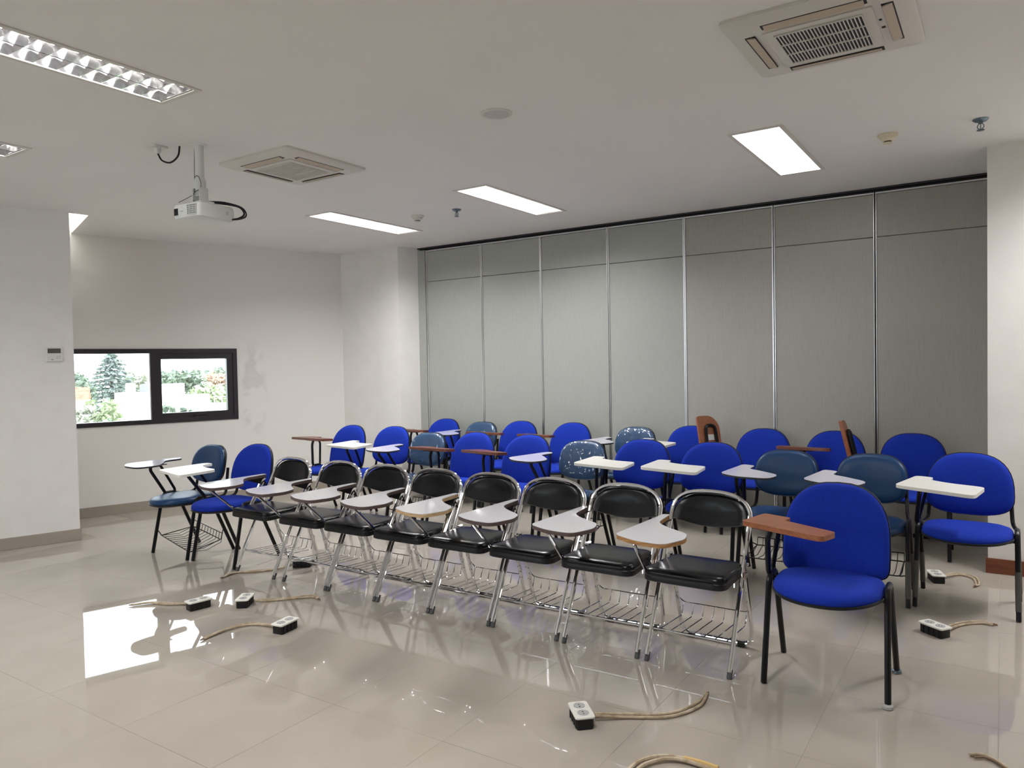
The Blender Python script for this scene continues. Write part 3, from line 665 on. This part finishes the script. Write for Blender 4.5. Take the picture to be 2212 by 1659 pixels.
def rack(parent, drop=False, kx=1.0):
    b = MB(); z0 = .17 if not drop else .14
    fr = [(-kx * .20, .05, z0), (kx * .20, .05, z0 - (.09 if drop else 0)), (kx * .20, .33, z0 + .02 - (.07 if drop else 0)), (-kx * .20, .33, z0 + .02), (-kx * .20, .05, z0)]
    b.tube(fillet(fr, .02, 3), .004, 6); z1 = z0 + .05
    b.tube([(-kx * .2, .34, z1 + .02), (kx * .2, .34, z1 + .02 - (.07 if drop else 0))], .0035, 6)
    for i in range(11):
        t_ = i / 10; x = kx * (-.2 + .4 * t_); d = (.09 * t_ if drop else 0)
        b.tube([(x, .05, z0 - d), (x, .2, z0 - .015 - d), (x, .33, z0 + .02 - d), (x, .345, z1 + .02 - d * .8)], .0025, 5)
    for s in (-1, 1): b.tube([(s * kx * .2, .05, z0 - (.09 if drop and s > 0 else 0)), (s * kx * .236, .04, .18)], .004, 6); b.tube([(s * kx * .2, .33, z0 + .02 - (.07 if drop and s > 0 else 0)), (s * kx * .236, .335, .2)], .004, 6)
    b.obj('book_rack', 'black_tube', parent)
def padded_chair(kind, fabric, x, y, label, tab=None, rz=0.0, group=None, wrap=False, cap=None, basket=None):
    r = empty('tablet_chair', label, 'chair', (x, y, 0), radians(rz), group)
    kx = {'blue_vinyl': .92, 'wrapped_blue_vinyl': .84}.get(fabric, 1.0)
    pad_seat(kind, fabric, r, kx); pad_back(kind, fabric, r); legs(r, wrap, cap, kx); uprights(kind, r, kx)
    if tab in ('folded', 'folded_open'): folded_tablet(r, -38.0 if tab == 'folded_open' else 0.0)
    elif tab: tablet(r, *tab, kx=kx)
    if basket: rack(r, basket == 'drop', kx)
    return r
WH = ('A', 'white_laminate', 'white_laminate'); LA = ('B', 'lavender_laminate', 'black_edge'); BR = ('C', 'dark_brown_laminate', 'dark_brown_laminate'); BN = ('C', 'brown_laminate', 'brown_laminate')
G1, G2, G3 = 'padded chairs at the ends of the front row', 'padded chairs in the middle row', 'padded chairs in the back row'
F, V_, VW = 'blue_fabric', 'blue_vinyl', 'wrapped_blue_vinyl'
padded_chair('V', V_, -5.428, 3.318, 'teal vinyl chair with glossy dark tablet, far left, rack hanging loose', LA + ((-.03, -.085), 0, .725), 0, G1, basket='drop')
padded_chair('F', F, -4.90, 3.335, 'bright blue fabric chair with white tablet, second from left in front row', WH + ((.028, -.19), 2, .725), 0, G1)
padded_chair('T', F, -.645, 3.365, 'nearest blue chair with brown wooden tablet, right of the black chairs', BN + ((-.150, .05), -22, .725), 1.5, G1, cap={(1, 0): 'socket_grey', (1, 1): 'steel_blue'})
ROW2 = [('T', F, -5.575, 5.02, 'blue chair with brown tablet, leftmost of the middle row by the end wall', BR + ((-.30, .20), -4, .742, True, 1.3, 4)),
        ('F', F, -4.985, 5.02, 'blue chair with thick white tablet, second from left in the middle row', WH + ((.030, -.15), 6, .733)),
        ('V', VW, -4.40, 4.87, 'plastic-wrapped teal chair with lavender tablet, third from left in middle row', LA + ((.08, -.13), 3, .737)),
        ('T', F, -3.88, 4.85, 'blue chair with brown tablet, fourth from left in the middle row', BR + ((-.265, .15), -1, .742, True, 1.12, 5)),
        ('T', F, -3.303, 4.84, 'blue chair with tilted brown tablet, fifth from left in the middle row', BR + ((-.25, .15), -14, .745, True, 1.15, 5)),
        ('V', VW, -2.757, 4.79, 'plastic-wrapped teal chair in the centre with shiny creases on its back', LA + ((-.065, -.11), -10, .740)),
        ('F', F, -2.268, 4.82, 'blue chair with white tablet, fifth from the right in the middle row', WH + ((.013, -.085), 3.5, .733)),
        ('F', F, -1.737, 4.82, 'blue chair with white tablet, fourth from the right in the middle row', WH + ((-.005, -.075), 2.7, .733)),
        ('V', V_, -1.211, 4.78, 'matte teal vinyl chair with lavender tablet, third from right in middle row', LA + ((.052, -.095), 0, .737)),
        ('V', V_, -.683, 4.78, 'matte teal vinyl chair just behind the nearest blue chair', LA + ((.024, -.12), -4, .734)),
        ('F', F, -.175, 4.84, 'blue chair with white tablet, rightmost of the middle row beside the pillar', WH + ((-.0, -.17), -10, .725))]
for i, (k, fb_, x, y, lab, tab) in enumerate(ROW2):
    padded_chair(k, fb_, x, y, lab, tab, (0, 1, 0, -1, 1, 0, .5, 0, 0, 1, -1.5)[i], G2, wrap=i in (9, 10), basket=('rack' if k == 'V' else None))
ROW3 = [('T', F, -5.183, 6.07, 'blue chair with brown tablet, leftmost of the back row against the partition', BR + ((-.29, .20), 2, .748, True, 1, 4)),
        ('V', VW, -4.672, 6.08, 'shiny teal chair with lavender tablet, second from left in the back row', LA + ((.03, -.085), 0, .752)),
        ('T', F, -4.185, 6.07, 'blue chair with brown tablet, third from left in the back row', BR + ((-.31, .20), 8, .752, True, 1, 4)),
        ('T', F, -3.57, 6.07, 'blue chair with brown tablet, fourth from left in the back row', BR + ((-.295, .20), -4, .752, True, 1, 4)),
        ('V', VW, -2.889, 6.08, 'plastic-wrapped teal chair with white-glinting back in the back row centre', LA + ((-.005, -.09), -5, .738)),
        ('F', F, -2.34, 6.07, 'blue chair with white tablet, fourth from right in the back row', WH + ((-.105, -.07), -4, .743)),
        ('T', F, -1.702, 6.07, 'blue chair with its brown tablet folded upright, third from right in back row', 'folded_open'),
        ('T', F, -1.129, 6.06, 'blue chair with level brown tablet, second from right in the back row', BR + ((-.22, .17), -2, .747, True, 1, 4)),
        ('F', F, -.559, 6.0, 'blue chair with its brown tablet folded upright, rightmost of the back row', 'folded')]
for i, (k, fb_, x, y, lab, tab) in enumerate(ROW3):
    padded_chair(k, fb_, x, y, lab, tab, (0, 0, 0, 0, -1, 0, 0, 0, 1)[i], G3, basket=('rack' if k == 'V' else None))

# ---------------------------------------------------------------- floor socket boxes with their cables
def floor_box(x, y, rz, label, cable, plate='socket_plate', open_=True):
    r = empty('floor_socket', label, 'socket', (x, y, 0), rz, 'loose floor socket boxes')
    b = MB(); b.rings([[Vector((p.x * k, p.y * k, z)) for p in round_poly(loop(-.064, -.034, .064, .034), .008, 3)] for k, z in ((.97, 0), (1, .003), (1, .046))])
    for s in (-1, 1):
        for q in (-.045, -.015, .015, .045): b.box((q - .006, s * .034 - .003, .004), (q + .006, s * .034 + .003, .040))
    b.obj('box', 'black_plastic', r)
    b = MB(); b.rings([[Vector((p.x * k, p.y * k, z)) for p in round_poly(loop(-.073, -.041, .073, .041), .014, 5)] for k, z in ((.98, .046), (1, .048), (1, .052), (.97, .0545))]); pl = b.obj('cover_plate', plate, r)
    for s in (-1, 1):
        b = MB(); b.lathe([(.0235, .0535), (.0235, .0565), (.021, .0570), (.0195, .0555), (.002, .0552)], 18, Matrix.Translation((s * .032, 0, 0))); so_ = b.obj('socket', 'socket_grey', pl)
        b = MB()
        for q in (-1, 1): b.lathe([(.003, .0552), (.003, .0562)], 8, Matrix.Translation((s * .032 + q * .0085, 0, 0)))
        b.obj('pin_hole', 'dark_gap', so_)
    inv = Matrix.Rotation(-rz, 3, 'Z')
    for off in (-.009, .009):
        pts = []
        cp = [Vector((px, py, 0)) for px, py in cable]
        for k, p in enumerate(cp):
            t_ = (cp[min(k + 1, len(cp) - 1)] - cp[max(k - 1, 0)]).normalized(); nrm = Vector((-t_.y, t_.x, 0))
            w_ = off * (1.0 if k < len(cp) - 1 else .3) * (1.4 if k == 2 else 1)
            q = inv @ (p + nrm * w_ - Vector((x, y, 0))); q.z = .022 if k == 0 else (.008 + (.004 if off > 0 and k % 2 else 0)); pts.append(q)
        b = MB(); sp = spline(pts, 6); b.tube(sp, .0062, 7); c_ = b.obj('cable', 'old_cable', r)
        b = MB(); d = (sp[-1] - sp[-2]).normalized(); b.tube([sp[-1], sp[-1] + d * .022], [.005, .002], 6); b.obj('bare_end', 'copper_end', c_)
floor_box(-4.103, 2.685, radians(80), 'floor socket box left of the other two, cable reaching left into the window glare', [(-4.160, 2.690), (-4.24, 2.675), (-4.33, 2.622), (-4.44, 2.58), (-4.505, 2.50)])
floor_box(-3.899, 2.867, radians(125), 'floor socket box turned end-on near the black chairs, cable to its right', [(-3.865, 2.91), (-3.840, 2.98), (-3.754, 3.075), (-3.65, 3.18), (-3.58, 3.17)])
floor_box(-3.326, 2.701, radians(98), 'floor socket box nearest of the left three, its cable curling left', [(-3.375, 2.695), (-3.47, 2.690), (-3.575, 2.65), (-3.610, 2.52), (-3.593, 2.375)])
floor_box(-1.423, 2.615, radians(-47), 'floor socket box alone in the foreground with a long double cable', [(-1.385, 2.66), (-1.28, 2.745), (-1.14, 2.84), (-1.07, 2.98), (-1.072, 3.11)])
floor_box(-.294, 4.412, radians(-37), 'floor socket box right of the nearest blue chair, plate tilted sideways', [(-.240, 4.48), (-.19, 4.62), (-.10, 4.71), (-.041, 4.697)])
floor_box(-.357, 5.469, radians(-70), 'floor socket box behind the rightmost middle-row chair, by the pillar', [(-.318, 5.54), (-.259, 5.665), (-.20, 5.68), (-.148, 5.62), (-.131, 5.50), (-.143, 5.43)])
floor_box(-4.290, 3.655, radians(35), 'floor socket box under the leftmost black folding chairs', [(-4.33, 3.60), (-4.37, 3.50), (-4.46, 3.385), (-4.56, 3.27), (-4.54, 3.16)])
def loose(name, label, strands):
    r = empty(name, label, 'cable', (strands[0][0][0], strands[0][0][1], 0)); o_ = Vector((*strands[0][0][:2], 0))
    for st, mt, rad in [(s[0:-2], s[-2], s[-1]) for s in strands]:
        b = MB(); b.tube(spline([Vector((p[0], p[1], p[2] if len(p) > 2 else .008)) - o_ for p in st], 6), rad, 7); b.obj('strand', mt, r)
loose('floor_cable', 'beige cable pair with an orange tape wrap, cut off by the bottom edge', [((-1.11, 2.36, .008), (-1.095, 2.45, .012), (-1.035, 2.525, .012), (-.93, 2.555, .01), (-.82, 2.545, .008), (-.72, 2.50, .008), 'old_cable', .0075), ((-1.085, 2.36, .008), (-1.07, 2.44, .012), (-1.01, 2.515, .014), (-.93, 2.535, .012), (-.80, 2.52, .008), (-.72, 2.48, .008), 'old_cable', .0075), ((-.965, 2.545, .014), (-.90, 2.550, .013), (-.84, 2.548, .011), 'cable_tape', .0095)])
loose('floor_cable', 'short dark cable end in the bottom right corner of the floor', [((-.10, 3.115), (-.055, 3.137), (-.013, 3.111), (.03, 3.06), (.08, 3.02), 'old_cable', .006), ((-.085, 3.10), (-.05, 3.12), (-.013, 3.10), (.03, 3.045), 'copper_end', .004)])

# ---------------------------------------------------------------- the view through the window
yd = MB(); yd.box((-260, -120, -9.6), (-12, 220, -9.5)); struct(yd.obj('ground', 'field_green', smooth=0))
rng = random.Random(3)
def leaves(b, c, rad, n, size, squash=1.0):
    for _ in range(n):
        d = Vector((rng.gauss(0, 1), rng.gauss(0, 1), rng.gauss(0, 1))).normalized() * (rad * (.55 + .5 * rng.random())); d.z *= squash; p = Vector(c) + d
        u = Vector((rng.gauss(0, 1), rng.gauss(0, 1), rng.gauss(0, .6))).normalized(); w = u.cross(Vector((rng.gauss(0, 1), rng.gauss(0, 1), rng.gauss(0, 1)))).normalized(); s = size * (.6 + .8 * rng.random())
        b.add([p - u * s, p + w * s * .5, p + u * s, p - w * s * .5], [(0, 1, 2, 3)])
def broad_tree(x, y, top, wid, leaf, label, size=.3, clumps=34, name='broadleaf_tree', hgt=None):
    r = empty(name, label, 'tree', (x, y, -9.5), 0, 'trees beyond the window')
    hgt = hgt or wid * .9; b = MB(); zc = top - hgt * .5 + 9.5
    for _ in range(clumps):
        a = rng.uniform(0, 2 * pi); q = rng.random() ** .5 * wid * .40; z = zc + rng.uniform(-.5, .36) * hgt * (1 - .5 * (q / (wid * .5)) ** 2)
        leaves(b, (q * cos(a), q * sin(a), z), wid * .16, 48, size)
    o = b.obj('foliage', leaf, r, 0); o['kind'] = 'stuff'
    b = MB(); b.tube([(0, 0, 0), (.1, .05, zc * .6), (0, .1, zc + .1 * hgt)], [.35, .25, .1], 8); b.obj('trunk', 'bark', r)
def conifer(x, y, top, label):
    r = empty('conifer', label, 'tree', (x, y, -9.5)); ht = top + 9.5; b = MB(); tiers = 17
    for t_ in range(tiers):
        z = ht - .15 - t_ * .40; rad = .55 + 3.1 * (t_ / tiers) ** .8; nb_ = 9 + t_ // 2
        for k in range(nb_):
            a = 2 * pi * (k + rng.random() * .6) / nb_; rl = rad * rng.uniform(.75, 1.12); d = Vector((cos(a), sin(a), 0))
            for q in range(9):
                f_ = (q + rng.random()) / 9; p = d * rl * f_ + Vector((0, 0, z - .22 * f_ * f_ + rng.uniform(-.05, .05)))
                leaves(b, p, .16, 4, .17, .5)
    o = b.obj('foliage', 'conifer_leaf', r, 0); o['kind'] = 'stuff'
    b = MB(); b.tube([(0, 0, 0), (0, 0, ht * .6), (0, 0, ht)], [.35, .22, .03], 8); b.obj('trunk', 'bark', r)
conifer(-70.1, 37.6, 3.2, 'tall grey-green conifer with layered branches through the left window pane')
broad_tree(-62.6, 30.3, 1.35, 3.4, 'dark_leaf', 'dark rounded tree at the far left of the left window pane')
broad_tree(-75.1, 46.0, 1.70, 3.2, 'mid_leaf', 'bushy green tree at the left of the right window pane')
broad_tree(-83.1, 53.3, 1.75, 5.0, 'dark_leaf', 'darker green tree, second from left in the right window pane')
broad_tree(-75.0, 49.8, 1.78, 3.3, 'mid_leaf', 'grey-green tree in the middle of the right window pane')
broad_tree(-87.0, 59.2, 2.15, 5.4, 'dark_leaf', 'tallest dark tree in the right window pane')
broad_tree(-68.8, 48.7, 1.55, 4.4, 'olive_leaf', 'pale olive tree at the right of the right window pane')
broad_tree(-60.9, 43.0, 1.15, 2.4, 'orange_leaf', 'tree with orange blossom at the right of the right window pane', .22, 16, hgt=1.2)
broad_tree(-52.6, 36.4, .45, 3.4, 'light_leaf', 'yellow-green tree below the orange blossom in the right window pane', .24)
broad_tree(-58.5, 42.4, .35, 3.0, 'dark_leaf', 'low dark tree at the lower right of the right window pane', .24)
broad_tree(-62.0, 40.2, -.3, 3.6, 'mid_leaf', 'low tree behind the white roof in the right window pane', .24)
broad_tree(-95.0, 46.4, 1.5, 5.0, 'mid_leaf', 'distant trees behind the conifer on its left', .4)
broad_tree(-92.0, 52.4, 1.4, 5.0, 'olive_leaf', 'distant brownish trees behind the conifer on its right', .4)
broad_tree(-32.2, 15.9, .18, 1.5, 'olive_leaf', 'grey-green shrub at the far left bottom of the left pane', .15, 22, 'shrub', 2.0)
broad_tree(-36.5, 18.9, .22, 1.9, 'light_leaf', 'bright yellow-green shrub left of the white building', .15, 22, 'shrub', 1.6)
broad_tree(-34.3, 17.9, -.65, 2.2, 'mid_leaf', 'green shrub at the bottom of the left window pane', .15, 22, 'shrub', 1.8)
broad_tree(-28.6, 14.2, -.50, 1.4, 'light_leaf', 'pale green shrub low at the left bottom of the window', .15, 22, 'shrub', 1.6)
broad_tree(-28.1, 17.3, .02, .75, 'mid_leaf', 'thin palm-like shrub at the lower left of the right pane', .13, 8, 'shrub', .7)
broad_tree(-27.6, 17.8, .02, .65, 'dark_leaf', 'small shrub in front of the low white parapet', .11, 7, 'shrub', .6)
broad_tree(-25.3, 16.85, -.06, .55, 'mid_leaf', 'small shrub right of the other two in the right pane', .11, 7, 'shrub', .5)
def building(label, loc, rz, w, d, top, wallm, roofm, gable=1.2, name='house'):
    r = empty(name, label, 'building', (loc[0], loc[1], -9.5), rz); h_ = top + 9.5 - gable
    b = MB(); b.box((-w / 2, -d / 2, 0), (w / 2, d / 2, h_)); b.obj('walls', wallm, r, 0)
    b = MB(); e_ = .3
    b.add([(-w / 2 - e_, -d / 2 - e_, h_ - .1), (w / 2 + e_, -d / 2 - e_, h_ - .1), (w / 2 + e_, d / 2 + e_, h_ - .1), (-w / 2 - e_, d / 2 + e_, h_ - .1), (-w / 2 - e_, 0, h_ + gable), (w / 2 + e_, 0, h_ + gable)], [(0, 1, 5, 4), (2, 3, 4, 5), (1, 2, 5), (3, 0, 4), (3, 2, 1, 0)])
    b.obj('roof', roofm, r, 0)
    for k in (-.28, .28):
        b = MB(); b.box((k * w - .4, -d / 2 - .03, h_ - 2.0), (k * w + .4, -d / 2 + .02, h_ - .9)); b.obj('window', 'tank_dark', r, 0)
    return r
building('white house with red tiled roof left of the conifer', (-58.9, 28.3), radians(60), 2.2, 3.0, .30, 'plaster_white', 'red_roof', .8)
building('distant house with pale pink roof at the far left', (-114, 56.6), radians(62), 5, 6, 1.6, 'plaster_white', 'pink_roof', 1.6)
wb = empty('white_building', 'plain white flat-roofed building in front of the conifer', 'building', (-40.0, 22.9, -9.5), radians(34))
def wbox(nm, mt, pts, z0, z1):
    b = MB(); b.prism([(x + 40.0, y - 22.9) for x, y in pts], z0 + 9.5, z1 + 9.5); o = b.obj(nm, mt, wb, 0); o.matrix_parent_inverse = Matrix.Rotation(-radians(34), 4, 'Z'); return o
wbox('main_block', 'plaster_white', [(-39.92, 21.55), (-37.99, 22.83), (-38.6, 23.6), (-40.6, 22.3)], -9.5, .30)
wbox('stair_block', 'plaster_white', [(-38.81, 23.49), (-38.17, 23.92), (-39.2, 25.2), (-39.9, 24.7)], -9.5, .70)
wbox('low_parapet', 'plaster_white', [(-39.1, 24.48), (-37.83, 25.32), (-38.6, 26.4), (-39.9, 25.6)], -9.5, .04)
tk = empty('roof_tank', 'white cylindrical water tank on the white building roof', 'tank', (-40.0, 22.48, .27))
b = MB(); b.lathe([(.24, .03), (.25, .06), (.25, .46), (.18, .53)], 18); b.obj('body', 'plaster_white', tk)
b = MB(); b.box((-.24, -.24, 0), (.24, .24, .04)); b.obj('stand', 'plaster_white', tk, 0)
tk = empty('roof_tank', 'dark square water tank beside the white tank on the roof', 'tank', (-39.45, 22.93, .30))
b = MB(); b.lathe([(.19, 0), (.20, .02), (.20, .36), (.14, .42)], 18); b.obj('body', 'tank_dark', tk)
b = MB(); b.lathe([(.08, .41), (.08, .45)], 12); b.obj('lid', 'tank_dark', tk)
tk = empty('blue_tank', 'small blue water tank low in the right window pane', 'tank', (-40.3, 27.4, -9.5))
b = MB(); b.lathe([(.17, 8.80), (.18, 8.83), (.18, 9.06), (.12, 9.1)], 18); b.obj('body', 'tank_blue', tk)
b = MB(); b.box((-.5, -.5, 0), (.5, .5, 8.8)); b.obj('stand', 'roof_grey', tk, 0)
rf = empty('low_roof', 'grey sloping roof at the lower right of the window', 'building', (-40.0, 28.6, -9.5), radians(34))
b = MB(); b.box((-1.2, -.8, 0), (1.2, .8, 8.4)); b.obj('walls', 'plaster_white', rf, 0)
b = MB(); b.add([(-1.4, -1.0, 8.4), (1.4, -1.0, 8.4), (1.4, 1.0, 8.85), (-1.4, 1.0, 8.85), (-1.4, -1.0, 8.34), (1.4, -1.0, 8.34), (1.4, 1.0, 8.79), (-1.4, 1.0, 8.79)], [(0, 1, 2, 3), (7, 6, 5, 4), (0, 4, 5, 1), (1, 5, 6, 2), (2, 6, 7, 3), (3, 7, 4, 0)]); b.obj('roof', 'roof_grey', rf, 0)
b = MB()
for i in range(6): b.box((-1.2 + .48 * i - .02, .95, 8.85), (-1.2 + .48 * i + .02, .99, 9.25))
b.box((-1.25, .95, 9.22), (1.25, .99, 9.27)); b.obj('railing', 'plaster_white', rf, 0)
